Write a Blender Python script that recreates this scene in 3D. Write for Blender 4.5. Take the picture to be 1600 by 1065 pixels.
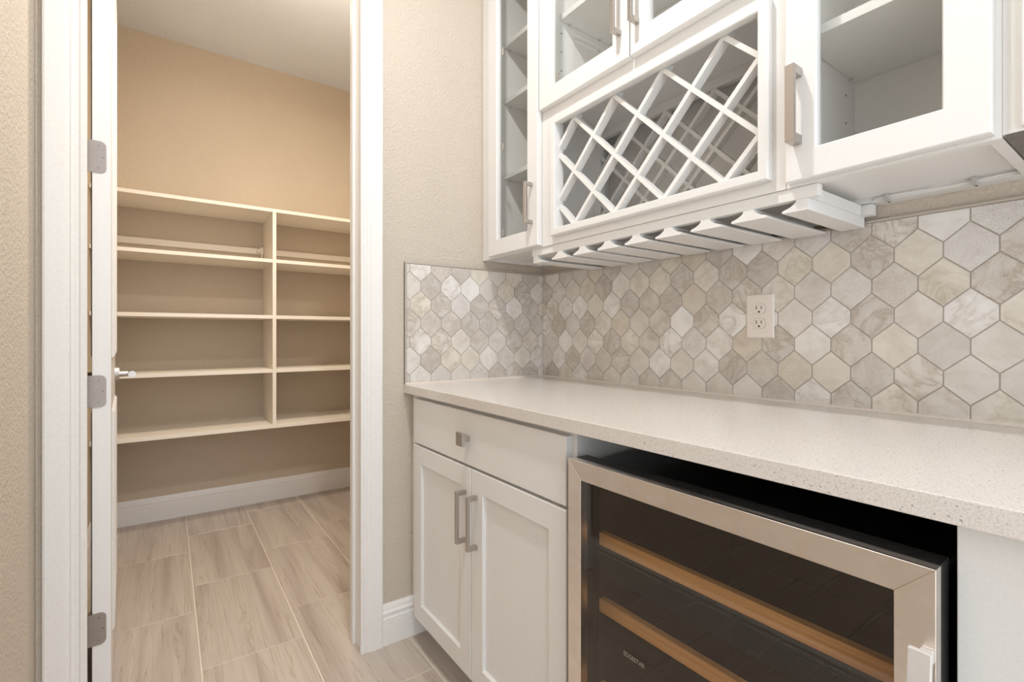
import bpy, bmesh, math, random
from mathutils import Vector
random.seed(7)
for o in list(bpy.data.objects):
    bpy.data.objects.remove(o)
S = bpy.context.scene
COL = S.collection

# ---------------------------------------------------------------- camera
PH = math.atan(538 / 755.0)
cd = bpy.data.cameras.new('camera')
cd.sensor_width = 36.0
cd.lens = 755.0 / 1600.0 * 36.0
cd.shift_y = -8.0 / 1600.0
cd.clip_start = 0.01
cam = bpy.data.objects.new('camera', cd)
COL.objects.link(cam)
cam.location = (1.649, -1.3405, 1.085)
view = Vector((-math.cos(PH), math.sin(PH), 0))
cam.rotation_euler = view.to_track_quat('-Z', 'Y').to_euler()
S.camera = cam

# ---------------------------------------------------------------- world, lights, exposure
S.view_settings.view_transform = 'Standard'
S.view_settings.look = 'None'
S.view_settings.gamma = 1.0
S.view_settings.use_curve_mapping = False
S.view_settings.exposure = 0.43
w = bpy.data.worlds.new('daylight')
S.world = w
w.use_nodes = True
w.node_tree.nodes['Background'].inputs[0].default_value = (0.84, 0.92, 1.0, 1)
w.node_tree.nodes['Background'].inputs[1].default_value = 2.2


def lamp(name, loc, size, power, color, rot=(0, 0, 0), shape='DISK', size_y=None, spread=None):
    d = bpy.data.lights.new(name, 'AREA')
    d.shape = shape
    d.size = size
    if size_y:
        d.size_y = size_y
    d.energy = power
    d.color = color
    if spread:
        d.spread = spread
    o = bpy.data.objects.new(name, d)
    COL.objects.link(o)
    o.location = loc
    o.rotation_euler = rot
    return o


lamp('ceiling_lamp_passage', (0.85, -0.98, 2.835), 0.09, 14.0, (1.0, 0.985, 0.965))
lamp('ceiling_lamp_passage', (2.25, -0.95, 2.835), 0.12, 3.0, (1.0, 0.985, 0.965))
pd = bpy.data.lights.new('ceiling_lamp_pantry', 'POINT')
pd.energy = 7.5
pd.color = (1.0, 0.89, 0.76)
pd.shadow_soft_size = 0.08
po = bpy.data.objects.new('ceiling_lamp_pantry', pd)
COL.objects.link(po)
po.location = (-0.52, -0.78, 2.50)
lamp('ceiling_lamp_pantry', (-0.52, -0.78, 2.70), 0.18, 13.0, (1.0, 0.89, 0.76))


# ---------------------------------------------------------------- materials
def lin(c):
    c = c / 255.0
    return c / 12.92 if c <= 0.04045 else ((c + 0.055) / 1.055) ** 2.4


def rgb(r, g, b):
    return (lin(r), lin(g), lin(b), 1.0)


class NT:
    def __init__(self, name):
        self.m = bpy.data.materials.new(name)
        self.m.use_nodes = True
        self.t = self.m.node_tree
        self.b = self.t.nodes['Principled BSDF']
        self.out = self.t.nodes['Material Output']

    def n(self, typ, **kw):
        nd = self.t.nodes.new(typ)
        for k, v in kw.items():
            setattr(nd, k, v)
        return nd

    def l(self, a, b):
        self.t.links.new(a, b)

    def pos(self, scale=(1, 1, 1), rot=(0, 0, 0), rand=0.0):
        g = self.n('ShaderNodeNewGeometry')
        mp = self.n('ShaderNodeMapping')
        mp.inputs['Scale'].default_value = scale
        mp.inputs['Rotation'].default_value = rot
        src = g.outputs['Position']
        if rand:
            oi = self.n('ShaderNodeObjectInfo')
            mu = self.n('ShaderNodeMath', operation='MULTIPLY')
            mu.inputs[1].default_value = rand
            self.l(oi.outputs['Random'], mu.inputs[0])
            ad = self.n('ShaderNodeVectorMath', operation='ADD')
            self.l(src, ad.inputs[0])
            self.l(mu.outputs[0], ad.inputs[1])
            src = ad.outputs[0]
        self.l(src, mp.inputs['Vector'])
        return mp.outputs['Vector']

    def noise(self, vec, scale, detail=2, rough=0.5, dist=0.0):
        nn = self.n('ShaderNodeTexNoise')
        nn.inputs['Scale'].default_value = scale
        nn.inputs['Detail'].default_value = detail
        nn.inputs['Roughness'].default_value = rough
        nn.inputs['Distortion'].default_value = dist
        self.l(vec, nn.inputs['Vector'])
        return nn.outputs['Fac']

    def ramp(self, fac, stops, interp='LINEAR'):
        r = self.n('ShaderNodeValToRGB')
        cr = r.color_ramp
        cr.interpolation = interp
        while len(cr.elements) < len(stops):
            cr.elements.new(0.5)
        for e, (p, c) in zip(cr.elements, stops):
            e.position = p
            e.color = c
        self.l(fac, r.inputs['Fac'])
        return r.outputs['Color']

    def mix(self, fac, a, b, blend='MIX'):
        m = self.n('ShaderNodeMix', data_type='RGBA', blend_type=blend)
        if isinstance(fac, float):
            m.inputs[0].default_value = fac
        else:
            self.l(fac, m.inputs[0])
        for i, v in ((6, a), (7, b)):
            if isinstance(v, tuple):
                m.inputs[i].default_value = v
            else:
                self.l(v, m.inputs[i])
        return m.outputs[2]

    def bump(self, h, strength, dist=0.001):
        b = self.n('ShaderNodeBump')
        b.inputs['Strength'].default_value = strength
        b.inputs['Distance'].default_value = dist
        self.l(h, b.inputs['Height'])
        self.l(b.outputs['Normal'], self.b.inputs['Normal'])

    def base(self, c, rough=0.5, metal=0.0, spec=0.5):
        if isinstance(c, tuple):
            self.b.inputs['Base Color'].default_value = c
        else:
            self.l(c, self.b.inputs['Base Color'])
        self.b.inputs['Roughness'].default_value = rough
        self.b.inputs['Metallic'].default_value = metal
        self.b.inputs['Specular IOR Level'].default_value = spec
        return self


def plain(name, c, rough=0.5, metal=0.0, spec=0.5, nscale=120, bump=0.05):
    t = NT(name)
    v = t.pos()
    f = t.noise(v, nscale, 2)
    dark = tuple(x * 0.965 for x in c[:3]) + (1,)
    t.base(t.ramp(f, [(0.35, dark), (0.65, c)]), rough, metal, spec)
    if bump:
        t.bump(f, bump)
    return t.m


def m_wall(name, c):
    t = NT(name)
    v = t.pos()
    f = t.noise(v, 120, 3, 0.55)
    g = t.noise(v, 2.0, 2)
    d = tuple(x * 0.95 for x in c[:3]) + (1,)
    t.base(t.ramp(g, [(0.3, d), (0.7, c)]), 0.75, 0, 0.25)
    h = t.ramp(f, [(0.38, (0, 0, 0, 1)), (0.62, (1, 1, 1, 1))])
    t.bump(h, 0.42, 0.003)
    return t.m


WALL = m_wall('beige_wall_paint', rgb(207, 195, 180))
WALLP = m_wall('beige_paint_warm_lit', rgb(206, 190, 169))  # same beige paint as the passage, warm pantry light put into its colour
CEIL = m_wall('ceiling_paint', rgb(234, 238, 243))
WHITE = plain('white_cabinet_paint', rgb(235, 233, 230), 0.32, nscale=300, bump=0.03)
TRIM = plain('white_trim_paint', rgb(240, 237, 233), 0.35, bump=0)
CREAM = plain('shelf_melamine', rgb(247, 238, 224), 0.45, nscale=200, bump=0.02)
DOORM = plain('white_door_paint', rgb(238, 235, 232), 0.4, nscale=400, bump=0.06)
PLATE = plain('outlet_plastic', rgb(232, 222, 213), 0.35, bump=0)
DARK = plain('dark_slot', rgb(25, 20, 18), 0.6, bump=0)
GAP = plain('drilled_hole', rgb(70, 66, 62), 0.7, bump=0)
CAULK = plain('white_caulk', rgb(226, 214, 202), 0.45, bump=0)
GROUT = plain('grey_beige_grout', rgb(184, 175, 164), 0.8, nscale=500, bump=0.2)
FGROUT = plain('cream_floor_grout', rgb(230, 219, 204), 0.8, nscale=500, bump=0.2)
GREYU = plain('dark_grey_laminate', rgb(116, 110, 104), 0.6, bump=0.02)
BLK = plain('black_enamel', rgb(8, 8, 9), 0.16, bump=0.0)
BLKM = plain('black_plastic', rgb(40, 38, 38), 0.4, bump=0.02)
LINER = plain('grey_liner', rgb(54, 48, 43), 0.5, bump=0.0)
EDGE = plain('satin_edge_trim', rgb(205, 196, 186), 0.35, 0.5, bump=0)
CLEARP = plain('clear_plastic', rgb(190, 188, 182), 0.3, bump=0)


def m_nickel():
    t = NT('satin_nickel')
    v = t.pos((40, 40, 1600))
    f = t.noise(v, 1.0, 2)
    t.base(t.ramp(f, [(0.3, rgb(184, 177, 170)), (0.7, rgb(188, 181, 175))]), 0.32, 0.9)
    return t.m


def m_steel(name, axis):
    t = NT(name)
    v = t.pos((3, 3, 5))
    f = t.noise(v, 6.0, 4, 0.6, 0.6)
    t.base(t.ramp(f, [(0.3, rgb(234, 225, 216)), (0.7, rgb(243, 236, 229))]), 0.30, 1.0)
    t.b.inputs['Anisotropic'].default_value = 0.6
    tg = t.n('ShaderNodeTangent', direction_type='RADIAL', axis=axis)
    t.l(tg.outputs[0], t.b.inputs['Tangent'])
    return t.m


def m_glass(name, tint, refl, rough=0.0, gcol=(1, 1, 1, 1)):
    t = NT(name)
    t.t.nodes.remove(t.b)
    tr = t.n('ShaderNodeBsdfTransparent')
    tr.inputs[0].default_value = tint
    gl = t.n('ShaderNodeBsdfGlossy')
    gl.inputs['Roughness'].default_value = rough
    gl.inputs['Color'].default_value = gcol
    lw = t.n('ShaderNodeLayerWeight')
    lw.inputs['Blend'].default_value = 0.5
    pw = t.n('ShaderNodeMath', operation='POWER')
    pw.inputs[1].default_value = 5.0
    t.l(lw.outputs['Facing'], pw.inputs[0])
    mu = t.n('ShaderNodeMath', operation='MULTIPLY_ADD')
    mu.inputs[1].default_value = 0.96 * refl
    mu.inputs[2].default_value = 0.04 * refl
    t.l(pw.outputs[0], mu.inputs[0])
    mx = t.n('ShaderNodeMixShader')
    t.l(mu.outputs[0], mx.inputs[0])
    t.l(tr.outputs[0], mx.inputs[1])
    t.l(gl.outputs[0], mx.inputs[2])
    t.l(mx.outputs[0], t.out.inputs[0])
    return t.m


def m_floor():
    t = NT('porcelain_floor_tile')
    v = t.pos((0.35, 5.0, 1.0), rand=37.0)
    f = t.noise(v, 2.6, 4, 0.5, 0.7)
    v2 = t.pos((0.32, 12.0, 1.0), rand=23.0)
    f2 = t.noise(v2, 2.6, 5, 0.55, 0.9)
    a = t.ramp(f, [(0.28, rgb(172, 158, 147)), (0.45, rgb(190, 177, 166)), (0.60, rgb(200, 188, 176)), (0.78, rgb(191, 178, 167))])
    b = t.ramp(f2, [(0.30, rgb(226, 220, 214)), (0.40, (1, 1, 1, 1)), (0.485, (1, 1, 1, 1)), (0.50, rgb(226, 219, 212)), (0.52, (1, 1, 1, 1))])
    c = t.mix(0.9, a, b, 'MULTIPLY')
    t.base(c, 0.34, 0, 0.4)
    t.bump(f2, 0.03)
    return t.m


def m_counter():
    t = NT('speckled_quartz')
    v = t.pos()
    f1 = t.noise(v, 420, 2, 0.5)
    f2 = t.noise(v, 210, 3, 0.6)
    a = t.ramp(f1, [(0.42, rgb(214, 206, 199)), (0.55, rgb(226, 219, 212))])
    b = t.ramp(f2, [(0.30, rgb(150, 143, 136)), (0.37, (1, 1, 1, 1))])
    t.base(t.mix(0.8, a, b, 'MULTIPLY'), 0.16, 0, 0.5)
    return t.m


def m_marble():
    t = NT('honed_marble_mosaic')
    oi = t.n('ShaderNodeObjectInfo')
    rnd = oi.outputs['Random']
    basec = t.ramp(rnd, [(0.0, rgb(227, 220, 208)), (0.12, rgb(225, 218, 210)), (0.30, rgb(233, 228, 222)), (0.45, rgb(218, 211, 204)),
                         (0.60, rgb(236, 232, 228)), (0.74, rgb(227, 220, 212)), (0.90, rgb(212, 205, 198)), (0.96, rgb(229, 219, 205))], 'CONSTANT')
    v = t.pos((1, 1, 1), rand=61.0)
    cloud = t.noise(v, 13, 4, 0.6, 0.8)
    veins = t.noise(v, 9, 5, 0.6, 1.8)
    a = t.ramp(cloud, [(0.30, rgb(232, 229, 225)), (0.62, (1, 1, 1, 1))])
    b = t.ramp(veins, [(0.42, (1, 1, 1, 1)), (0.485, rgb(240, 237, 232)), (0.50, rgb(216, 209, 200)), (0.52, rgb(238, 234, 229)), (0.60, (1, 1, 1, 1))])
    m2 = t.n('ShaderNodeMath', operation='MULTIPLY')
    m2.inputs[1].default_value = 7.31
    fr = t.n('ShaderNodeMath', operation='FRACT')
    t.l(rnd, m2.inputs[0])
    t.l(m2.outputs[0], fr.inputs[0])
    c = t.mix(0.8, basec, a, 'MULTIPLY')
    c = t.mix(fr.outputs[0], c, t.mix(1.0, c, b, 'MULTIPLY'))
    grain = t.noise(t.pos(), 520, 2)
    g = t.ramp(grain, [(0.35, rgb(228, 226, 224)), (0.65, (1, 1, 1, 1))])
    m3 = t.n('ShaderNodeMath', operation='MULTIPLY')
    m3.inputs[1].default_value = 3.77
    f3 = t.n('ShaderNodeMath', operation='FRACT')
    gt = t.n('ShaderNodeMath', operation='GREATER_THAN')
    gt.inputs[1].default_value = 0.62
    t.l(rnd, m3.inputs[0])
    t.l(m3.outputs[0], f3.inputs[0])
    t.l(f3.outputs[0], gt.inputs[0])
    c = t.mix(gt.outputs[0], c, t.mix(1.0, c, g, 'MULTIPLY'))
    t.base(c, 0.38, 0, 0.4)
    t.bump(grain, 0.05)
    return t.m


def m_wood():
    t = NT('beech_shelf_front')
    v = t.pos((0.8, 30, 60), rand=11.0)
    f = t.noise(v, 3.0, 4, 0.6, 0.6)
    t.base(t.ramp(f, [(0.3, rgb(226, 166, 100)), (0.55, rgb(246, 198, 136)), (0.75, rgb(236, 180, 114))]), 0.45, 0, 0.4)
    return t.m


NICKEL = m_nickel()
HINGEM = plain('brushed_hinge_metal', rgb(158, 149, 143), 0.42, 0.75, bump=0)
STEEL = m_steel('brushed_stainless_upright', 'X')
STEELH = m_steel('brushed_stainless_level', 'Z')
GLASS = m_glass('clear_glass', (0.985, 0.99, 0.985, 1), 0.8)
FGLASS = m_glass('smoked_glass', (0.84, 0.81, 0.78, 1), 1.25, gcol=(0.9, 0.86, 0.82, 1))
FLOORT = m_floor()
COUNTER = m_counter()
MARBLE = m_marble()
WOOD = m_wood()


# ---------------------------------------------------------------- geometry helpers
class MB:
    """collects shapes in world coordinates; build() links them as ONE mesh object"""

    def __init__(self):
        self.bm = bmesh.new()

    def poly(self, pts, faces):
        vs = [self.bm.verts.new(p) for p in pts]
        for f in faces:
            try:
                self.bm.faces.new([vs[i] for i in f])
            except ValueError:
                pass
        return vs

    def box(self, x0, x1, y0, y1, z0, z1, bev=0.0):
        x0, x1 = sorted((x0, x1)); y0, y1 = sorted((y0, y1)); z0, z1 = sorted((z0, z1))
        vs = self.poly([(x, y, z) for x in (x0, x1) for y in (y0, y1) for z in (z0, z1)],
                       [(0, 1, 3, 2), (4, 6, 7, 5), (0, 4, 5, 1), (2, 3, 7, 6), (0, 2, 6, 4), (1, 5, 7, 3)])
        if bev:
            es = list({e for v in vs for e in v.link_edges})
            bmesh.ops.bevel(self.bm, geom=es, offset=bev, segments=2, affect='EDGES', profile=0.5)
        return self

    def prism(self, pts, axis, a0, a1):
        """pts: 2D polygon in the other two axes (x,y,z order); extruded along axis"""
        def P(p, a):
            if axis == 'x': return (a, p[0], p[1])
            if axis == 'y': return (p[0], a, p[1])
            return (p[0], p[1], a)
        n = len(pts)
        self.poly([P(p, a0) for p in pts] + [P(p, a1) for p in pts],
                  [tuple(range(n)), tuple(range(2 * n - 1, n - 1, -1))] + [(i, (i + 1) % n, n + (i + 1) % n, n + i) for i in range(n)])
        return self

    def ring(self, x0, x1, z0, z1, prof):
        """mitred frame in the XZ plane; prof = closed polygon of (inset, y)"""
        n = len(prof)
        pts = []
        for cx, cz, sx, sz in ((x0, z0, 1, 1), (x1, z0, -1, 1), (x1, z1, -1, -1), (x0, z1, 1, -1)):
            for d, y in prof:
                pts.append((cx + sx * d, y, cz + sz * d))
        fs = []
        for c in range(4):
            c2 = (c + 1) % 4
            for i in range(n):
                j = (i + 1) % n
                fs.append((c * n + i, c * n + j, c2 * n + j, c2 * n + i))
        self.poly(pts, fs)
        return self

    def cyl(self, c, r, h, axis='z', seg=20, r2=None):
        r2 = r if r2 is None else r2
        pts = []
        for rr, a in ((r, 0), (r2, h)):
            for i in range(seg):
                t = 2 * math.pi * i / seg
                u, v = rr * math.cos(t), rr * math.sin(t)
                if axis == 'z': pts.append((c[0] + u, c[1] + v, c[2] + a))
                elif axis == 'y': pts.append((c[0] + u, c[1] + a, c[2] + v))
                else: pts.append((c[0] + a, c[1] + u, c[2] + v))
        self.poly(pts, [tuple(range(seg)), tuple(range(2 * seg - 1, seg - 1, -1))] +
                  [(i, (i + 1) % seg, seg + (i + 1) % seg, seg + i) for i in range(seg)])
        return self

    def tube(self, path, r, seg=8):
        path = [Vector(p) for p in path]
        rings = []
        for i, p in enumerate(path):
            d = (path[min(i + 1, len(path) - 1)] - path[max(i - 1, 0)]).normalized()
            a = d.cross(Vector((0, 0, 1)))
            if a.length < 0.01: a = d.cross(Vector((0, 1, 0)))
            a.normalize(); b = d.cross(a)
            rings.append([p + r * (math.cos(2 * math.pi * k / seg) * a + math.sin(2 * math.pi * k / seg) * b) for k in range(seg)])
        n = len(rings)
        fs = [tuple(range(seg)), tuple(range((n - 1) * seg, n * seg))]
        for i in range(n - 1):
            for k in range(seg):
                k2 = (k + 1) % seg
                fs.append((i * seg + k, i * seg + k2, (i + 1) * seg + k2, (i + 1) * seg + k))
        self.poly([p for rr in rings for p in rr], fs)
        return self

    def build(self, name, mat, parent=None, smooth=False, kind=None, label=None, local=False):
        bmesh.ops.recalc_face_normals(self.bm, faces=self.bm.faces)
        me = bpy.data.meshes.new(name)
        off = Vector((0, 0, 0))
        if parent is not None and not local:
            p = parent
            while p is not None:
                off += p.location
                p = p.parent
        if off.length:
            bmesh.ops.translate(self.bm, verts=self.bm.verts, vec=-off)
        self.bm.to_mesh(me)
        self.bm.free()
        me.materials.append(mat)
        if smooth:
            for p in me.polygons: p.use_smooth = True
        o = bpy.data.objects.new(name, me)
        COL.objects.link(o)
        if parent is not None: o.parent = parent
        if kind: o['kind'] = kind
        if label: o['label'] = label
        return o


def thing(name, label, cat, loc=(0, 0, 0), group=None):
    o = bpy.data.objects.new(name, None)
    COL.objects.link(o)
    o.location = loc
    o.empty_display_size = 0.05
    o['label'] = label
    o['category'] = cat
    if group: o['group'] = group
    return o


def struct(name, mb, mat, label=None):
    o = mb.build(name, mat)
    o['kind'] = 'structure'
    if label: o['label'] = label
    return o


# ---------------------------------------------------------------- the shell
H = 2.85
struct('wall_back', MB().box(-2.0, 4.2, 0.0, 0.12, -0.02, H), WALL)
lw = MB()
lw.box(-0.12, 0.0, -0.785, 0.0, 0, H)
lw.box(-0.12, 0.0, -1.605, -1.545, 0, H)
lw.box(-0.12, 0.0, -1.545, -0.785, 2.455, H)
struct('wall_left', lw, WALL)
struct('wall_front', MB().box(-0.12, 2.05, -1.725, -1.605, -0.02, H), WALL)
struct('wall_pantry_back', MB().box(-2.0, -1.88, -1.72, 0.0, 0, H), WALLP)
struct('wall_pantry_left', MB().box(-2.0, -0.12, -1.78, -1.66, 0, H), WALLP)
struct('ceiling', MB().box(-2.0, 4.2, -1.78, 0.12, H, H + 0.1).box(1.9, 4.2, -3.9, -1.7805, H, H + 0.1), CEIL)

# floor: slab of grout with single tiles lying in it, one third offset
floor = struct('floor', MB().box(-2.0, 4.2, -1.78, 0.12, -0.06, -0.0022).box(1.9, 4.2, -3.9, -1.7805, -0.06, -0.0022), FGROUT)
TL, TW, J = 0.645, 0.3105, 0.0045
offs = [0.020, -0.2126, -0.432]
tile_cache = {}


def floor_tile(x0, x1, y0, y1):
    key = (round(x1 - x0, 4), round(y1 - y0, 4))
    if key not in tile_cache:
        lx, ly = key
        b = MB()
        e = 0.0012
        lo, hi = [], []
        for sx, sy in ((0, 0), (1, 0), (1, 1), (0, 1)):
            lo.append((sx * lx, sy * ly, -0.008))
        mid = [(p[0], p[1], -0.0012) for p in lo]
        hi = [(p[0] + (e if p[0] == 0 else -e), p[1] + (e if p[1] == 0 else -e), 0.0) for p in lo]
        b.poly(lo + mid + hi, [(3, 2, 1, 0), (8, 9, 10, 11)] + [(a + i, a + (i + 1) % 4, a + 4 + (i + 1) % 4, a + 4 + i) for a in (0, 4) for i in range(4)])
        o = b.build('tile', FLOORT, floor, local=True)
        tile_cache[key] = o
    else:
        o = tile_cache[key].copy()
        COL.objects.link(o)
    o.location = (x0, y0, 0)


regions = [(-1.88, 0.0, -1.66, 0.0), (0.0, 2.75, -1.605, 0.0)]
for k in range(-7, 1):
    # column k spans y0..y1 ; column A (k=-4) = -1.56..-1.25
    y0 = -1.5612 + (k + 4) * TW
    y1 = y0 + TW
    off = offs[(k + 4) % 3]
    for i in range(-5, 8):
        x0 = off + i * TL
        x1 = x0 + TL
        a0, a1 = max(x0, -1.88), min(x1, 2.75)
        b0, b1 = max(y0, -1.66 if a0 < -0.05 else -1.605), min(y1, 0.0)
        if a1 - a0 < 0.02 or b1 - b0 < 0.02: continue
        floor_tile(a0 + J / 2, a1 - J / 2, b0 + J / 2, b1 - J / 2)

# baseboards
BBP = [(0.0, 0.0), (0.015, 0.0), (0.015, 0.093), (0.0125, 0.096), (0.0125, 0.106), (0.0145, 0.110), (0.0115, 0.117), (0.0095, 0.119), (0.0085, 0.128), (0.0045, 0.139), (0.0, 0.140)]


def baseboard(name, axis, wallpos, sign, a0, a1):
    pts = [(wallpos + sign * d, z) for d, z in BBP]
    struct(name, MB().prism(pts, axis, a0, a1), TRIM)


baseboard('baseboard_left', 'y', 0.0, 1, -0.731, -0.555)
baseboard('baseboard_pantry_back', 'y', -1.88, 1, -1.66, 0.0)
baseboard('baseboard_pantry_left', 'x', -1.66, 1, -1.865, -0.12)
baseboard('baseboard_front', 'x', -1.605, 1, 0.0, 2.05)

# door casing (trim) with stepped profile, jambs and stops
CP = [(0, 0), (0, 0.010), (0.003, 0.0125), (0.011, 0.0125), (0.014, 0.0095), (0.019, 0.0095), (0.0215, 0.0125), (0.027, 0.0145), (0.030, 0.0130), (0.036, 0.0165), (0.071, 0.0180), (0.075, 0.0160), (0.075, 0)]


def casing_side(name, inner, sgn, width, label):
    k = width / 0.075
    pts = [(t, inner + sgn * u * k) for u, t in CP]
    o = struct(name, MB().prism(pts, 'z', 0.0, 2.53), TRIM, label)


casing_side('trim_1', -0.8050, 1, 0.0755, None)
casing_side('trim_2', -1.5090, -1, 0.0825, None)
struct('trim_3', MB().prism([(t, 2.455 + u) for u, t in CP], 'y', -1.509, -0.805), TRIM)
jb = MB()
jb.box(-0.125, 0.0, -0.800, -0.785, 0, 2.44, 0.001)
jb.box(-0.085, -0.060, -0.811, -0.800, 0, 2.44, 0.001)
jb.box(-0.125, 0.0, -1.545, -1.530, 0, 2.44, 0.001)
jb.box(-0.125, 0.0, -1.545, -0.785, 2.44, 2.455, 0.001)
struct('trim_4', jb, TRIM)

# ---------------------------------------------------------------- pantry door, standing open into the pantry
door = bpy.data.objects.new('door_1', None)
COL.objects.link(door)
door.location = (-0.125, -1.471, 0.0)
door.rotation_euler = (0, 0, math.radians(3.2))
door['kind'] = 'structure'
door['label'] = 'white panelled pantry door standing open against the left pantry wall'
DL, DT = 0.705, 0.041
leaf = MB()
leaf.box(-DL, 0, -DT, 0, 0.012, 2.43, 0.0015)
leaf.build('leaf', DOORM, door, local=True)
for z0, z1 in ((0.20, 0.86), (1.02, 2.28)):
    for side in (0, 1):
        y = 0.0 if side == 0 else -DT
        s = 1 if side == 0 else -1
        pn = MB()
        pn.ring(-DL + 0.11, -0.11, z0, z1, [(0, y - s * 0.002), (0, y + s * 0.002), (0.006, y + s * 0.007), (0.014, y + s * 0.006), (0.022, y + s * 0.001), (0.022, y - s * 0.002)])
        pn.build('panel_moulding', DOORM, door, local=True)
for zc in (1.585, 0.930, 0.266):
    h = 0.0445
    pts = [(-0.0505, zc - h)]
    r = 0.014
    for k in range(7):
        t = -math.pi / 2 + k / 6 * math.pi / 2
        pts.append((-0.0105 - r + r * math.cos(t), zc - h + r + r * math.sin(t)))
    for k in range(7):
        t = k / 6 * math.pi / 2
        pts.append((-0.0105 - r + r * math.cos(t), zc + h - r + r * math.sin(t)))
    pts.append((-0.0505, zc + h))
    hm = MB().prism(pts, 'x', 0.0, 0.0022)
    ho = hm.build('hinge', HINGEM, door, local=True)
    b = MB()
    b.cyl((0.0, -0.0545, zc - h), 0.0055, 2 * h, 'z', 14)
    b.cyl((0.0, -0.0545, zc + h), 0.004, 0.004, 'z', 14, 0.002)
    b.build('barrel', HINGEM, ho, smooth=False, local=True)
    for yy, zz in ((-0.027, zc + 0.031), (-0.018, zc), (-0.027, zc - 0.031)):
        sm = MB().cyl((0.0021, yy, zz), 0.0032, 0.0009, 'x', 12)
        sm.build('screw', HINGEM, ho, local=True)
        MB().box(0.0029, 0.0032, yy - 0.0018, yy + 0.0018, zz - 0.0004, zz + 0.0004).box(0.0029, 0.0032, yy - 0.0004, yy + 0.0004, zz - 0.0018, zz + 0.0018).build('screw_slot', DARK, ho, local=True)
for s, y in ((1, 0.0), (-1, -DT)):
    kx, kz = -0.645, 0.938
    lv = MB()
    lv.cyl((kx, y, kz), 0.0305, s * 0.013, 'y', 32, 0.0285)
    lv.cyl((kx, y + s * 0.013, kz), 0.012, s * 0.032, 'y', 20, 0.0105)
    lv.cyl((kx - 0.014, y + s * 0.052, kz), 0.0140, 0.075, 'x', 24, 0.0125)
    lv.build('lever_handle', NICKEL, door, local=True)

# ---------------------------------------------------------------- pantry shelving
su = thing('pantry_shelf_unit', 'cream wooden shelving unit across the back wall of the pantry', 'shelf', (-1.88, -0.82, 0.53))
XF = -1.52
MB().box(-1.879, XF, -1.658, -0.002, 1.822, 1.842, 0.001).build('shelf', CREAM, su)
MB().box(-1.879, XF, -0.8317, -0.8117, 0.535, 1.8215, 0.001).build('divider', CREAM, su)
for z0, z1 in ((1.521, 1.5415), (1.187, 1.2075), (0.866, 0.8865), (0.535, 0.556)):
    MB().box(-1.879, XF, -1.658, -0.8320, z0, z1, 0.001).build('shelf', CREAM, su)
    MB().box(-1.879, XF, -0.8114, -0.002, z0, z1, 0.001).build('shelf', CREAM, su)
MB().box(-1.879, -1.866, -1.658, -0.832, 1.615, 1.652, 0.001).build('hanging_rail', CREAM, su)
MB().box(-1.879, -1.866, -0.811, -0.002, 1.615, 1.652, 0.001).build('hanging_rail', CREAM, su)
bk = MB()
bk.box(-1.878, -1.845, -0.852, -0.833, 1.613, 1.658, 0.002)
bk.box(-1.868, -1.842, -0.872, -0.850, 1.625, 1.646, 0.002)
bk.box(-1.868, -1.850, -0.846, -0.836, 1.590, 1.614, 0.002)
bk.build('rail_bracket', CREAM, su)

# ---------------------------------------------------------------- base cabinet
YF = -0.612     # face frame
YD = -0.632     # door faces
bc = thing('base_cabinet', 'white base cabinet with one drawer over two shaker doors beside the wine cooler', 'cabinet', (0.43, -0.3, 0.0))
cb = MB()
cb.box(0.002, 0.872, -0.590, -0.02, 0.09, 0.8795)
cb.build('carcass', WHITE, bc)
ff = MB()
ff.ring(0.002, 0.872, 0.088, 0.8795, [(0, -0.59), (0, YF), (0.045, YF), (0.045, -0.59)])
ff.box(0.047, 0.827, YF, -0.59, 0.690, 0.72)
ff.build('face_frame', WHITE, bc)
MB().box(0.002, 0.872, -0.548, -0.535, 0.0, 0.088).build('toe_kick', WHITE, bc)


def pull(name, parent, x, yface, z0, z1, stand=0.033, wd=0.0125, th=0.008, label=None):
    b = MB()
    b.box(x - wd / 2, x + wd / 2, yface - stand, yface - stand + th, z0, z1, 0.0008)
    for zz in (z0 + wd / 2, z1 - wd / 2):
        b.box(x - wd / 2, x + wd / 2, yface - stand + th, yface - 0.0005, zz - wd / 2, zz + wd / 2, 0.0008)
    return b.build(name, NICKEL, parent, label=label)


def shaker(name, parent, x0, x1, z0, z1, yf, th, st, mat=WHITE, glass=False, rev=0.010, label=None):
    b = MB()
    yb = yf + th
    prof = [(0, yb), (0, yf + 0.0018), (0.0018, yf), (st - 0.0025, yf), (st, yf + 0.003), (st, yb)]
    b.ring(x0, x1, z0, z1, prof)
    d = b.build(name, mat, parent, label=label)
    if glass:
        MB().box(x0 + st - 0.004, x1 - st + 0.004, yf + 0.012, yf + 0.0155, z0 + st - 0.004, z1 - st + 0.004).build('glass_pane', GLASS, d)
    else:
        MB().box(x0 + st - 0.001, x1 - st + 0.001, yf + rev, yb, z0 + st - 0.001, z1 - st + 0.001).build('panel', mat, d)
    return d


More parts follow.
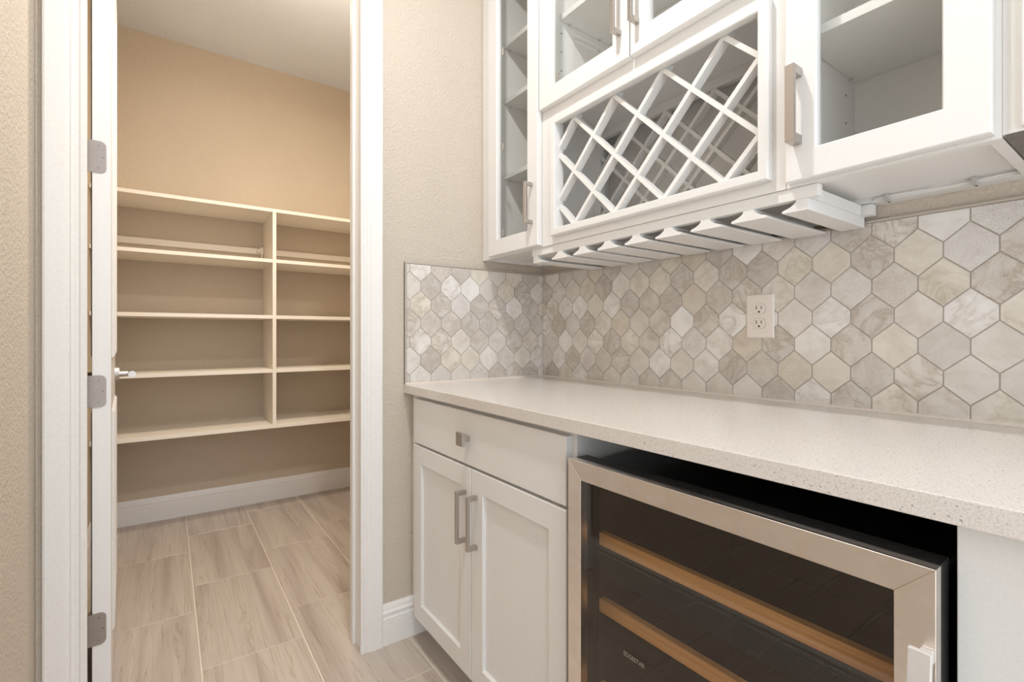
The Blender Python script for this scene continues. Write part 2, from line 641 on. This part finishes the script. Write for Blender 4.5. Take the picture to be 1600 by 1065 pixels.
dr = MB().box(0.056, 0.858, YD, YF - 0.0005, 0.7115, 0.8655, 0.0018).build('drawer', WHITE, bc)
kn = MB()
kn.box(0.418, 0.455, YD - 0.031, YD - 0.022, 0.770, 0.808, 0.0008)
kn.box(0.4285, 0.4445, YD - 0.022, YD - 0.0004, 0.781, 0.797, 0.0008)
kn.build('square_knob', NICKEL, dr)
d1 = shaker('door', bc, 0.056, 0.4500, 0.096, 0.7035, YD, 0.0195, 0.062, label='left shaker door, handle at its right edge')
pull('handle', d1, 0.4210, YD, 0.485, 0.636)
d2 = shaker('door', bc, 0.4535, 0.858, 0.096, 0.7035, YD, 0.0195, 0.062, label='right shaker door, handle at its left edge')
pull('handle', d2, 0.4835, YD, 0.485, 0.636)

ep = thing('base_cabinet', 'plain white cabinet end at the right of the wine cooler, below the counter', 'cabinet', (1.75, -0.3, 0.0))
pm = MB()
pm.box(1.4965, 2.2, -0.590, -0.02, 0.09, 0.8795)
pm.build('carcass', WHITE, ep)
MB().box(1.4965, 1.585, YF - 0.004, -0.59, 0.09, 0.8795, 0.001).build('filler_panel', WHITE, ep)
MB().box(1.4965, 2.2, -0.548, -0.535, 0.0, 0.09).build('toe_kick', WHITE, ep)
shaker('door', ep, 1.592, 2.05, 0.10, 0.865, YD, 0.0195, 0.062)

# ---------------------------------------------------------------- countertop
ct = thing('countertop', 'long pale speckled quartz countertop under the marble backsplash', 'countertop', (1.1, -0.32, 0.88))
MB().box(0.0015, 2.25, -0.648, -0.0015, 0.8802, 0.9100, 0.0015).build('slab', COUNTER, ct)
ck = MB()
ck.prism([(-0.0165, 0.9102), (-0.010, 0.9102), (-0.010, 0.9155)], 'x', 0.010, 2.2)
ck.prism([(0.0165, 0.9102), (0.010, 0.9102), (0.010, 0.9155)], 'y', -0.6445, -0.010)
ck.build('caulk_bead', CAULK, ct)

# ---------------------------------------------------------------- backsplash mosaics
WX, RZ, SV = 0.0848, 0.068, 0.031
HH = (2 * RZ - SV) / 2
ZB, ZT = 0.9115, 1.3530


def clip(poly, axis, val, keep_less):
    out = []
    n = len(poly)
    for i in range(n):
        a, b = poly[i], poly[(i + 1) % n]
        ia = (a[axis] <= val) if keep_less else (a[axis] >= val)
        ib = (b[axis] <= val) if keep_less else (b[axis] >= val)
        if ia: out.append(a)
        if ia != ib:
            t = (val - a[axis]) / (b[axis] - a[axis])
            out.append(tuple(a[k] + t * (b[k] - a[k]) for k in (0, 1)))
    return out


def inset(poly, d):
    n = len(poly)
    area = sum(poly[i][0] * poly[(i + 1) % n][1] - poly[(i + 1) % n][0] * poly[i][1] for i in range(n))
    s = 1 if area > 0 else -1
    res = []
    for i in range(n):
        p0, p1, p2 = poly[i - 1], poly[i], poly[(i + 1) % n]
        e1 = Vector((p1[0] - p0[0], p1[1] - p0[1])); e2 = Vector((p2[0] - p1[0], p2[1] - p1[1]))
        if e1.length < 1e-6 or e2.length < 1e-6: return None
        e1.normalize(); e2.normalize()
        n1 = Vector((-e1.y, e1.x)) * s; n2 = Vector((-e2.y, e2.x)) * s
        k = 1 + n1.dot(n2)
        if k < 0.15: return None
        m = (n1 + n2) / k * d
        res.append((p1[0] + m.x, p1[1] + m.y))
    return res


def backsplash(label, axis, u0, u1, uref, flip):
    """axis 'x': tiles on the back wall (plane y=0); axis 'y': tiles on the side wall (plane x=0)"""
    o = thing('backsplash', label, 'backsplash', (0, 0, 0.9115))
    T0, T1 = 0.0078, 0.0098
    g = MB()
    if axis == 'x': g.box(u0, u1, -T0, -0.0003, ZB, ZT)
    else: g.box(0.0003, T0, u0, u1, ZB, ZT)
    g.build('grout_bed', GROUT, o)
    edge = 0.006
    cu0, cu1 = u0 + (0 if axis == 'x' else edge), u1
    cz0, cz1 = ZB + 0.001, ZT - edge
    tm = MB()
    if axis == 'x':
        tm.box(u0, u1, -0.0110, -0.0004, ZT - edge + 0.0005, ZT, 0.0008)
    else:
        tm.box(0.0004, 0.0108, u0, u1, ZT - edge + 0.0005, ZT, 0.0008)
        tm.box(0.0004, 0.0108, u0, u0 + edge - 0.0005, ZB, ZT - edge, 0.0008)
    tm.build('edge_strip', EDGE, o)
    full = None
    for j in range(-3, 8):
        zc = 1.267 - RZ * (j - 1)
        n0 = int((u0 - uref) / WX) - 2
        for i in range(n0, n0 + int((u1 - u0) / WX) + 6):
            uc = uref + (i + 0.5) * WX + (0.5 * WX if (j - 1) % 2 else 0)
            hexp = [(uc - WX / 2, zc - SV / 2), (uc, zc - HH), (uc + WX / 2, zc - SV / 2), (uc + WX / 2, zc + SV / 2), (uc, zc + HH), (uc - WX / 2, zc + SV / 2)]
            pg = hexp
            for ax, val, less in ((0, cu0, False), (0, cu1, True), (1, cz0, False), (1, cz1, True)):
                if pg: pg = clip(pg, ax, val, less)
            if len(pg) < 3: continue
            clean = []
            for p in pg:
                if not clean or math.dist(p, clean[-1]) > 1e-5: clean.append(p)
            if len(clean) > 2 and math.dist(clean[0], clean[-1]) < 1e-5: clean.pop()
            if len(clean) < 3: continue
            n = len(clean)
            ar = abs(sum(clean[k][0] * clean[(k + 1) % n][1] - clean[(k + 1) % n][0] * clean[k][1] for k in range(n))) / 2
            if ar < 9e-5: continue
            a = inset(clean, 0.0012)
            b = inset(clean, 0.0019)
            if not a or not b: continue
            isfull = ar > 0.99 * (WX * (HH + SV / 2))
            if isfull and full is not None:
                t = full.copy()
                COL.objects.link(t)
            else:
                m = MB()
                org = (uc, zc)
                jit = 0.0
                P3 = (lambda p, h: (p[0] - org[0], -h, p[1] - org[1])) if axis == 'x' else (lambda p, h: (h, p[0] - org[0], p[1] - org[1]))
                pts = [P3(p, T0 - 0.001) for p in a] + [P3(p, T1 - 0.0006) for p in a] + [P3(p, T1) for p in b]
                fs = [tuple(range(n)), tuple(range(2 * n, 3 * n))] + [(c + k, c + (k + 1) % n, c + n + (k + 1) % n, c + n + k) for c in (0, n) for k in range(n)]
                m.poly(pts, fs)
                t = m.build('tile', MARBLE, o, local=True)
                if isfull: full = t
            t.parent = o
            q = random.uniform(-0.0003, 0.0003)
            t.location = (uc, -q, zc - 0.9115) if axis == 'x' else (q, uc, zc - 0.9115)
    return o


backsplash('marble hexagon mosaic backsplash along the long wall above the counter', 'x', 0.0098, 1.72, 1.0925, False)
backsplash('short marble hexagon mosaic backsplash on the side wall in the corner', 'y', -0.645, -0.0008, -0.4999, True)

# ---------------------------------------------------------------- outlet
ol = thing('power_outlet', 'cream duplex power outlet on the marble backsplash', 'outlet', (0.9616, -0.0100, 1.139))
pl = MB()
pl.ring(0.9236, 0.9996, 1.079, 1.199, [(0, -0.0095), (0, -0.0125), (0.003, -0.0145), (0.0210, -0.0150), (0.0210, -0.0095)])
pl.box(0.944, 0.979, -0.0148, -0.0100, 1.099, 1.179)
pl.build('cover_plate', PLATE, ol)
for zc in (1.1592, 1.1195):
    pts = []
    for k in range(24):
        t = 2 * math.pi * k / 24
        pts.append((0.9616 + 0.0170 * math.cos(t), zc + max(-0.0135, min(0.0135, 0.0170 * math.sin(t)))))
    rm = MB().prism(pts, 'y', -0.0166, -0.0100)
    ro = rm.build('receptacle', PLATE, ol)
    sl = MB()
    sl.box(0.9530, 0.9550, -0.0169, -0.0160, zc - 0.0015, zc + 0.0080)
    sl.box(0.9665, 0.9685, -0.0169, -0.0160, zc - 0.0005, zc + 0.0070)
    sl.cyl((0.9610, -0.0169, zc - 0.0080), 0.0027, 0.0008, 'y', 14)
    sl.build('slots', DARK, ro)
    rg = MB()
    rg.prism([(0.9616 + (p[0] - 0.9616) * 1.06, zc + (p[1] - zc) * 1.06) for p in pts], 'y', -0.0151, -0.0120)
    rg.build('recess_line', GROUT, ro)
MB().cyl((0.9616, -0.0158, 1.1393), 0.0020, 0.002, 'y', 12).build('screw', PLATE, ol)

# ---------------------------------------------------------------- wine cooler
wc = thing('wine_cooler', 'stainless steel and glass built-in wine cooler under the counter', 'wine cooler', (1.19, -0.33, 0.0))
FX0, FX1 = 0.896, 1.4885
bd = MB()
BT = 0.818
bd.box(FX0 + 0.004, FX1 - 0.004, -0.590, -0.04, BT - 0.022, BT, 0.002)        # top
bd.box(FX0 + 0.004, FX0 + 0.015, -0.590, -0.04, 0.10, BT - 0.022)
bd.box(FX1 - 0.015, FX1 - 0.004, -0.590, -0.04, 0.10, BT - 0.022)
bd.box(FX0 + 0.004, FX1 - 0.004, -0.070, -0.04, 0.10, BT - 0.022)
bd.box(FX0 + 0.004, FX1 - 0.004, -0.590, -0.04, 0.02, 0.10)
bd.build('body', BLK, wc)
ln = MB()
ln.box(FX0 + 0.015, FX0 + 0.018, -0.588, -0.07, 0.10, BT - 0.022)
ln.box(FX1 - 0.018, FX1 - 0.015, -0.588, -0.07, 0.10, BT - 0.022)
ln.box(FX0 + 0.018, FX1 - 0.018, -0.076, -0.070, 0.10, BT - 0.022)
for z in (0.622, 0.482, 0.300, 0.160):
    ln.box(FX0 + 0.018, FX0 + 0.034, -0.56, -0.09, z, z + 0.010)
    ln.box(FX1 - 0.034, FX1 - 0.018, -0.56, -0.09, z, z + 0.010)
ln.build('liner', LINER, wc)
MB().box(FX0 + 0.01, FX1 - 0.01, -0.60, -0.592, 0.022, 0.088).build('toe_grille', BLKM, wc)
YG = -0.660
gk = MB()
gk.ring(FX0 + 0.001, FX1 - 0.001, 0.106, 0.8295, [(0, -0.641), (0, -0.606), (0.0180, -0.604), (0.0180, -0.641)])
dd = gk.build('door', BLKM, wc)
gs = MB()
gs.ring(FX0 + 0.008, FX1 - 0.008, 0.113, 0.823, [(0, -0.604), (0, -0.5905), (0.012, -0.5905), (0.012, -0.604)])
gs.build('door_gasket', DARK, dd)
FW, FZ0, FZ1, gp = 0.0375, 0.105, 0.830, 0.0001


def rail(pts, mat):
    """mitred flat rail: bevelled plate with the outer edge folded back"""
    b = MB()
    n = len(pts)
    ins = inset(pts, 0.0004)
    P3 = [(x, -0.6415, z) for x, z in pts] + [(x, YG + 0.0004, z) for x, z in pts] + [(x, YG, z) for x, z in ins]
    b.poly(P3, [tuple(range(n)), tuple(range(2 * n, 3 * n))] + [(c + k, c + (k + 1) % n, c + n + (k + 1) % n, c + n + k) for c in (0, n) for k in range(n)])
    return b.build('frame_rail', mat, dd)


rail([(FX0 + gp, FZ1), (FX1 - gp, FZ1), (FX1 - FW - gp, FZ1 - FW), (FX0 + FW + gp, FZ1 - FW)], STEELH)
rail([(FX0 + gp, FZ0), (FX0 + FW + gp, FZ0 + FW), (FX1 - FW - gp, FZ0 + FW), (FX1 - gp, FZ0)], STEELH)
rail([(FX0, FZ0 + gp), (FX0, FZ1 - gp), (FX0 + FW, FZ1 - FW - gp), (FX0 + FW, FZ0 + FW + gp)], STEEL)
rail([(FX1, FZ0 + gp), (FX1 - FW, FZ0 + FW + gp), (FX1 - FW, FZ1 - FW - gp), (FX1, FZ1 - gp)], STEEL)
MB().box(FX0 + 0.0380, FX1 - 0.0380, YG + 0.0008, YG + 0.0048, 0.143, 0.7920).build('glass_pane', FGLASS, dd)
MB().box(1.178, 1.212, -0.6335, -0.6275, 0.8290, 0.8305).build('latch_slot', DARK, dd)
# bowed flat bar handle
hb = MB()
N = 24
prev = None
pts = []
for i in range(N + 1):
    t = i / N
    z = 0.755 - t * 0.58
    y = YG - 0.033 - 0.016 * math.sin(math.pi * t) ** 0.8
    pts.append((y, z))
hx0, hx1 = 1.4740, 1.4945
V = []
for y, z in pts:
    V += [(hx0, y, z), (hx1, y, z), (hx1, y - 0.006, z), (hx0, y - 0.006, z)]
fs = [(0, 1, 2, 3), tuple(4 * N + k for k in range(4))]
for i in range(N):
    for k in range(4):
        k2 = (k + 1) % 4
        fs.append((4 * i + k, 4 * i + k2, 4 * i + 4 + k2, 4 * i + 4 + k))
hb.poly(V, fs)
hb.box(hx0 + 0.002, 1.4875, YG - 0.036, YG - 0.0003, 0.728, 0.742)
hb.box(hx0 + 0.002, 1.4875, YG - 0.036, YG - 0.0003, 0.186, 0.200)
HANDM = plain('pale_satin_metal', rgb(226, 222, 219), 0.3, 0.35, bump=0)
hd = hb.build('handle', HANDM, dd, label='pale flat bar handle')
mod = hd.modifiers.new('bevel', 'BEVEL')
mod.width = 0.0012; mod.segments = 2
# wooden fronted racks
for z in (0.639, 0.4976, 0.318, 0.178):
    r = MB()
    r.box(0.9160, 1.4685, -0.590, -0.574, z, z + 0.0275, 0.0015)
    ro = r.build('shelf', WOOD, wc)
    wr = MB()
    wr.tube([(0.94, -0.573, z + 0.008), (0.94, -0.12, z + 0.008), (1.445, -0.12, z + 0.008), (1.445, -0.573, z + 0.008)], 0.003, 6)
    for q in range(1, 6):
        x = 0.94 + q * 0.505 / 6
        wr.tube([(x, -0.573, z + 0.008), (x, -0.12, z + 0.008)], 0.002, 6)
    wr.build('wire_rack', BLKM, ro)


def text(body, size, loc, rot, mat, name, parent, extr=0.0002, sx=1.0):
    c = bpy.data.curves.new(name, 'FONT')
    c.body = body
    c.size = size
    c.extrude = extr
    c.align_x = 'LEFT'
    tmp = bpy.data.objects.new('tmp', c)
    COL.objects.link(tmp)
    dg = bpy.context.evaluated_depsgraph_get()
    me = bpy.data.meshes.new_from_object(tmp.evaluated_get(dg))
    bpy.data.objects.remove(tmp)
    o = bpy.data.objects.new(name, me)
    me.materials.clear()
    me.materials.append(mat)
    COL.objects.link(o)
    o.parent = parent
    off = Vector((0, 0, 0)); p = parent
    while p is not None:
        off += p.location; p = p.parent
    o.location = Vector(loc) - off
    o.rotation_euler = rot
    o.scale = (sx, 1, 1)
    return o


LETTER = plain('grey_lettering', rgb(150, 138, 126), 0.5, bump=0)
text('EDGESTAR', 0.0115, (1.0465, YG - 0.0002, 0.5015), (math.pi / 2, 0, 0), LETTER, 'lettering', dd, sx=0.86)

# ---------------------------------------------------------------- upper cabinets
UF, UD, ZU, UT = -0.310, -0.330, 1.385, 2.62
PANEL = 0.016


def upper_box(name, label, x0, x1, left_stile, right_stile, shelves, hb=1.397, back=True, extra=None, sh_y=-0.285):
    o = thing(name, label, 'cabinet', ((x0 + x1) / 2, -0.15, ZU))
    c = MB()
    c.box(x0, x0 + PANEL, UF + 0.019, -0.001, ZU, UT)
    c.box(x1 - PANEL, x1, UF + 0.019, -0.001, ZU, UT)
    c.box(x0 + PANEL, x1 - PANEL, UF + 0.019, -0.001, UT - PANEL, UT)
    if back: c.box(x0 + PANEL, x1 - PANEL, -0.008, -0.001, hb, UT - PANEL)
    c.box(x0 + PANEL, x1 - PANEL, UF + 0.019, -0.008, hb, hb + PANEL)
    c.box(x0 + PANEL, x1 - PANEL, -0.045, -0.001, ZU + 0.0005, hb)
    if extra: extra(c)
    c.build('carcass', WHITE, o)
    for z in shelves:
        MB().box(x0 + PANEL + 0.001, x1 - PANEL - 0.001, sh_y, -0.009, z, z + 0.019, 0.0008).build('shelf', WHITE, o)
    return o


def holes(o, x, ys, zs, sgn=1):
    h = MB()
    for y in ys:
        for z in zs:
            h.cyl((x, y, z), 0.0026, sgn * 0.0006, 'x', 10)
    h.build('shelf_pin_holes', GAP, o, kind='stuff')


def pins(o, xs, ys, z):
    for x, s in xs:
        for y in ys:
            b = MB()
            b.box(x, x + s * 0.009, y - 0.003, y + 0.003, z - 0.004, z, 0.001)
            b.build('shelf_pin', CLEARP, o)


def hinge_cup(d, x, y, z, label=None):
    b = MB()
    b.box(x - 0.006, x + 0.006, y + 0.001, y + 0.004, z - 0.013, z + 0.013, 0.001)
    b.cyl((x, y + 0.0005, z), 0.004, 0.001, 'y', 12)
    b.build('hinge', NICKEL, d)


# left narrow glass cabinet
c1 = upper_box('wall_cabinet', 'narrow tall white glass-door wall cabinet in the corner', 0.002, 0.379, 0, 0, (2.261, 2.031, 1.724), sh_y=-0.217)
f = MB()
f.ring(0.002, 0.379, ZU, UT, [(0, UF + 0.019), (0, UF), (0.040, UF), (0.040, UF + 0.019)])
f.box(0.0425, 0.090, UF, UF + 0.019, ZU + 0.0405, UT - 0.0405)
f.build('face_frame', WHITE, c1)
dL = shaker('glass_door', c1, 0.072, 0.378, 1.3905, UT - 0.01, UD, 0.0195, 0.0585, glass=True)
pull('handle', dL, 0.3465, UD, 1.466, 1.606, wd=0.012)
for z in (1.475, 1.80, 2.16):
    hinge_cup(dL, 0.141, UD + 0.0196, z)
holes(c1, 0.0185, (-0.06, -0.24), [1.45 + 0.064 * k for k in range(14)])
holes(c1, 0.379 - PANEL - 0.0006, (-0.06, -0.24), [1.45 + 0.064 * k for k in range(14)])
for z in (2.261, 2.031, 1.724):
    pins(c1, ((0.0185, 1), (0.379 - PANEL, -1)), (-0.06, -0.19), z)

# middle cabinet: two glass doors above the wine lattice
M0, M1 = 0.381, 1.1685


def mid_extra(c):
    c.box(M0 + PANEL, M1 - PANEL, UF + 0.019, -0.008, 1.815, 1.831)


c2 = upper_box('wall_cabinet', 'white wall cabinet with diamond wine lattice below two glass doors', M0, M1, 0, 0, (2.164,), sh_y=-0.245, hb=1.405, extra=mid_extra)
f = MB()
f.ring(M0, M1, ZU, UT, [(0, UF + 0.019), (0, UF), (0.040, UF), (0.040, UF + 0.019)])
f.box(M0 + 0.04, M1 - 0.04, UF, UF + 0.019, 1.776, 1.872)
f.box(M0 + 0.04, 0.4640, UF, UF + 0.019, 1.4255, 1.7755)
f.box(1.1185, M1 - 0.04, UF, UF + 0.019, 1.4255, 1.7755)
f.box(M0 + 0.04, M1 - 0.04, UF, UF + 0.019, 1.4252, 1.4345)
f.build('face_frame', WHITE, c2)
g1 = shaker('glass_door', c2, 0.3865, 0.7725, 1.8355, UT - 0.01, UD, 0.0195, 0.0610, glass=True, label='left of the two glass doors')
pull('handle', g1, 0.7400, UD, 1.908, 2.058, wd=0.0130)
g2 = shaker('glass_door', c2, 0.7765, 1.1640, 1.8355, UT - 0.01, UD, 0.0195, 0.0610, glass=True, label='right of the two glass doors')
pull('handle', g2, 0.8020, UD, 1.908, 2.058, wd=0.0130)
hinge_cup(g1, 0.4545, UD + 0.0196, 1.925)
hinge_cup(g2, 1.095, UD + 0.0196, 1.925)
holes(c2, M0 + PANEL, (-0.06, -0.24), [1.93 + 0.064 * k for k in range(8)])
pins(c2, ((M0 + PANEL, 1), (M1 - PANEL, -1)), (-0.06, -0.205), 2.164)
lt = MB()
lt.ring(0.4425, 1.1425, 1.4090, 1.7895, [(0, UF - 0.0003), (0, UD + 0.003), (0.003, UD), (0.0205, UD), (0.0225, UD + 0.002), (0.0225, UF - 0.0003)])
lt.build('lattice_trim', WHITE, c2)


def slats(y0, y1, x0, x1, z0, z1, xn, pitch, th, name):
    """diamond lattice: slats at 45 degrees through the nodes xn + k*pitch on the lower edge"""
    s = th / 2 * math.sqrt(2)
    for fam in (1, -1):
        for k in range(-4, 9):
            xb = xn + k * pitch
            # centre line x = xb + fam*(z - z0)
            quad = []
            za, zb2 = z0 - 1.0, z1 + 1.0
            pg = [(xb + fam * (za - z0) - s, za), (xb + fam * (za - z0) + s, za), (xb + fam * (zb2 - z0) + s, zb2), (xb + fam * (zb2 - z0) - s, zb2)]
            for ax, val, less in ((0, x0, False), (0, x1, True), (1, z0, False), (1, z1, True)):
                if pg: pg = clip(pg, ax, val, less)
            if len(pg) < 3: continue
            if max(p[0] for p in pg) - min(p[0] for p in pg) < 0.03: continue
            o = MB().prism(pg, 'y', y0 + (0.0006 if fam == 1 else 0), y1).build(name, WHITE, c2)


slats(-0.3085, -0.2830, 0.4642, 1.1183, 1.4348, 1.7757, 0.5320, 0.1663, 0.0110, 'lattice_slat')
rf = MB()
rf.ring(M0 + PANEL, M1 - PANEL, 1.4215, 1.8145, [(0, -0.0600), (0, -0.0790), (0.028, -0.0790), (0.028, -0.0600)])
rf.build('rear_frame', WHITE, c2)
slats(-0.0785, -0.0540, M0 + PANEL + 0.0285, M1 - PANEL - 0.0285, 1.4500, 1.7860, 0.5320, 0.1663, 0.0110, 'lattice_slat')
cl = MB()
for k in range(4):
    x = 0.528 + 0.1663 * k
    cl.box(x + 0.012, x + 0.030, -0.300, -0.285, 1.785, 1.7915, 0.001)
cl.build('lattice_clips', GREYU, c2)

# right glass cabinet
R0, R1 = 1.170, 1.4835
c3 = upper_box('wall_cabinet', 'white single glass-door wall cabinet right of the wine lattice', R0, R1, 0, 0, (1.684, 2.05), sh_y=-0.285)
f = MB()
f.ring(R0, R1, ZU, UT, [(0, UF + 0.019), (0, UF), (0.026, UF), (0.026, UF + 0.019)])
f.build('face_frame', WHITE, c3)
dR = shaker('glass_door', c3, 1.1765, 1.4755, 1.3915, UT - 0.01, UD, 0.0195, 0.0575, glass=True)
pull('handle', dR, 1.2005, UD, 1.4600, 1.6090, wd=0.0170, stand=0.036, th=0.010)
holes(c3, R0 + PANEL, (-0.06, -0.24), [1.45 + 0.064 * k for k in range(10)])
pins(c3, ((R0 + PANEL, 1), (R1 - PANEL, -1)), (-0.045, -0.24), 1.684)

# neighbouring cabinet cut by the picture's right edge
c4 = thing('wall_cabinet', 'white wall cabinet with dark grey underside at the far right edge', 'cabinet', (1.8, -0.15, ZU))
MB().box(1.4855, 2.2, UF + 0.019, -0.001, ZU + 0.004, UT).build('carcass', WHITE, c4)
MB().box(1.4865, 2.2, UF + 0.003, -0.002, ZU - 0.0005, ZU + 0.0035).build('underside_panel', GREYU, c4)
MB().box(1.4838, 2.2, UF, UF + 0.019, ZU + 0.004, UT, 0.0005).build('face_frame', WHITE, c4)
shaker('door', c4, 1.5065, 1.95, 1.3915, UT - 0.01, UD, 0.0195, 0.0575)

# cable under the right cabinet
ca = thing('cable', 'thin white cable clipped along the underside of the right glass cabinet', 'cable', (1.33, -0.055, ZU))
ca_pts = []
for i in range(17):
    t = i / 16
    x = 1.2335 + t * 0.232
    ca_pts.append((x, -0.049 - 0.003 * math.sin(t * 9), 1.3905 + 0.0012 * math.sin(t * 7)))
MB().tube(ca_pts, 0.0020, 8).build('cord', WHITE, ca, smooth=True)
for x in (1.262, 1.404):
    b = MB()
    b.box(x - 0.004, x + 0.004, -0.058, -0.034, 1.3815, 1.3845, 0.0008)
    b.box(x - 0.004, x + 0.004, -0.058, -0.054, 1.3845, 1.3965, 0.0008)
    b.build('cable_clip', CLEARP, ca)
    MB().cyl((x, -0.038, 1.3805), 0.0022, 0.0012, 'z', 10).build('nail', GAP, ca)

# ---------------------------------------------------------------- stemware rack under the wine lattice
sr = thing('stemware_rack', 'white slatted stemware rack mounted under the wine lattice cabinet', 'glass rack', (0.77, -0.16, 1.336))
MB().box(0.318, 1.2270, -0.3060, -0.2860, 1.3600, 1.3845, 0.0008).build('front_rail', WHITE, sr)
MB().box(0.318, 1.2320, -0.0440, -0.0200, 1.3600, 1.3840, 0.0008).build('back_rail', WHITE, sr)
MB().box(1.2020, 1.2120, -0.2855, -0.0480, 1.3600, 1.3838, 0.0005).build('side_rail', WHITE, sr)


def stem_profile(xc, half):
    A, Bs = 0.0395, 0.0120   # half flange, half stem
    zt, zb = 1.3598, 1.3365
    right = [(A, zb + 0.0015), (A - 0.0005, zb + 0.005), (A - 0.009, zb + 0.0075), (Bs + 0.012, zb + 0.010), (Bs + 0.004, zb + 0.015), (Bs, zb + 0.019), (Bs, zt)]
    left = [(-x, z) for x, z in reversed(right)]
    if half == 'left':      # flange only to the left
        pts = [(0.010, zb), (0.010, zt)] + left + [(-A + 0.0015, zb)]
    elif half == 'right':
        pts = [(A - 0.0015, zb)] + right + [(-0.010, zt), (-0.010, zb)]
    else:
        pts = [(A - 0.0015, zb)] + right + left + [(-A + 0.0015, zb)]
    return [(xc + x, z) for x, z in pts]


for k in range(9):
    xc = 0.3594 + 0.1041 * k
    half = 'right' if k == 0 else ('left' if k == 8 else None)
    if k == 0: xc = 0.335
    if k == 8: xc = 1.1985
    MB().prism(stem_profile(xc, half), 'y', -0.3060, -0.0180).build('stem_slat', WHITE, sr)
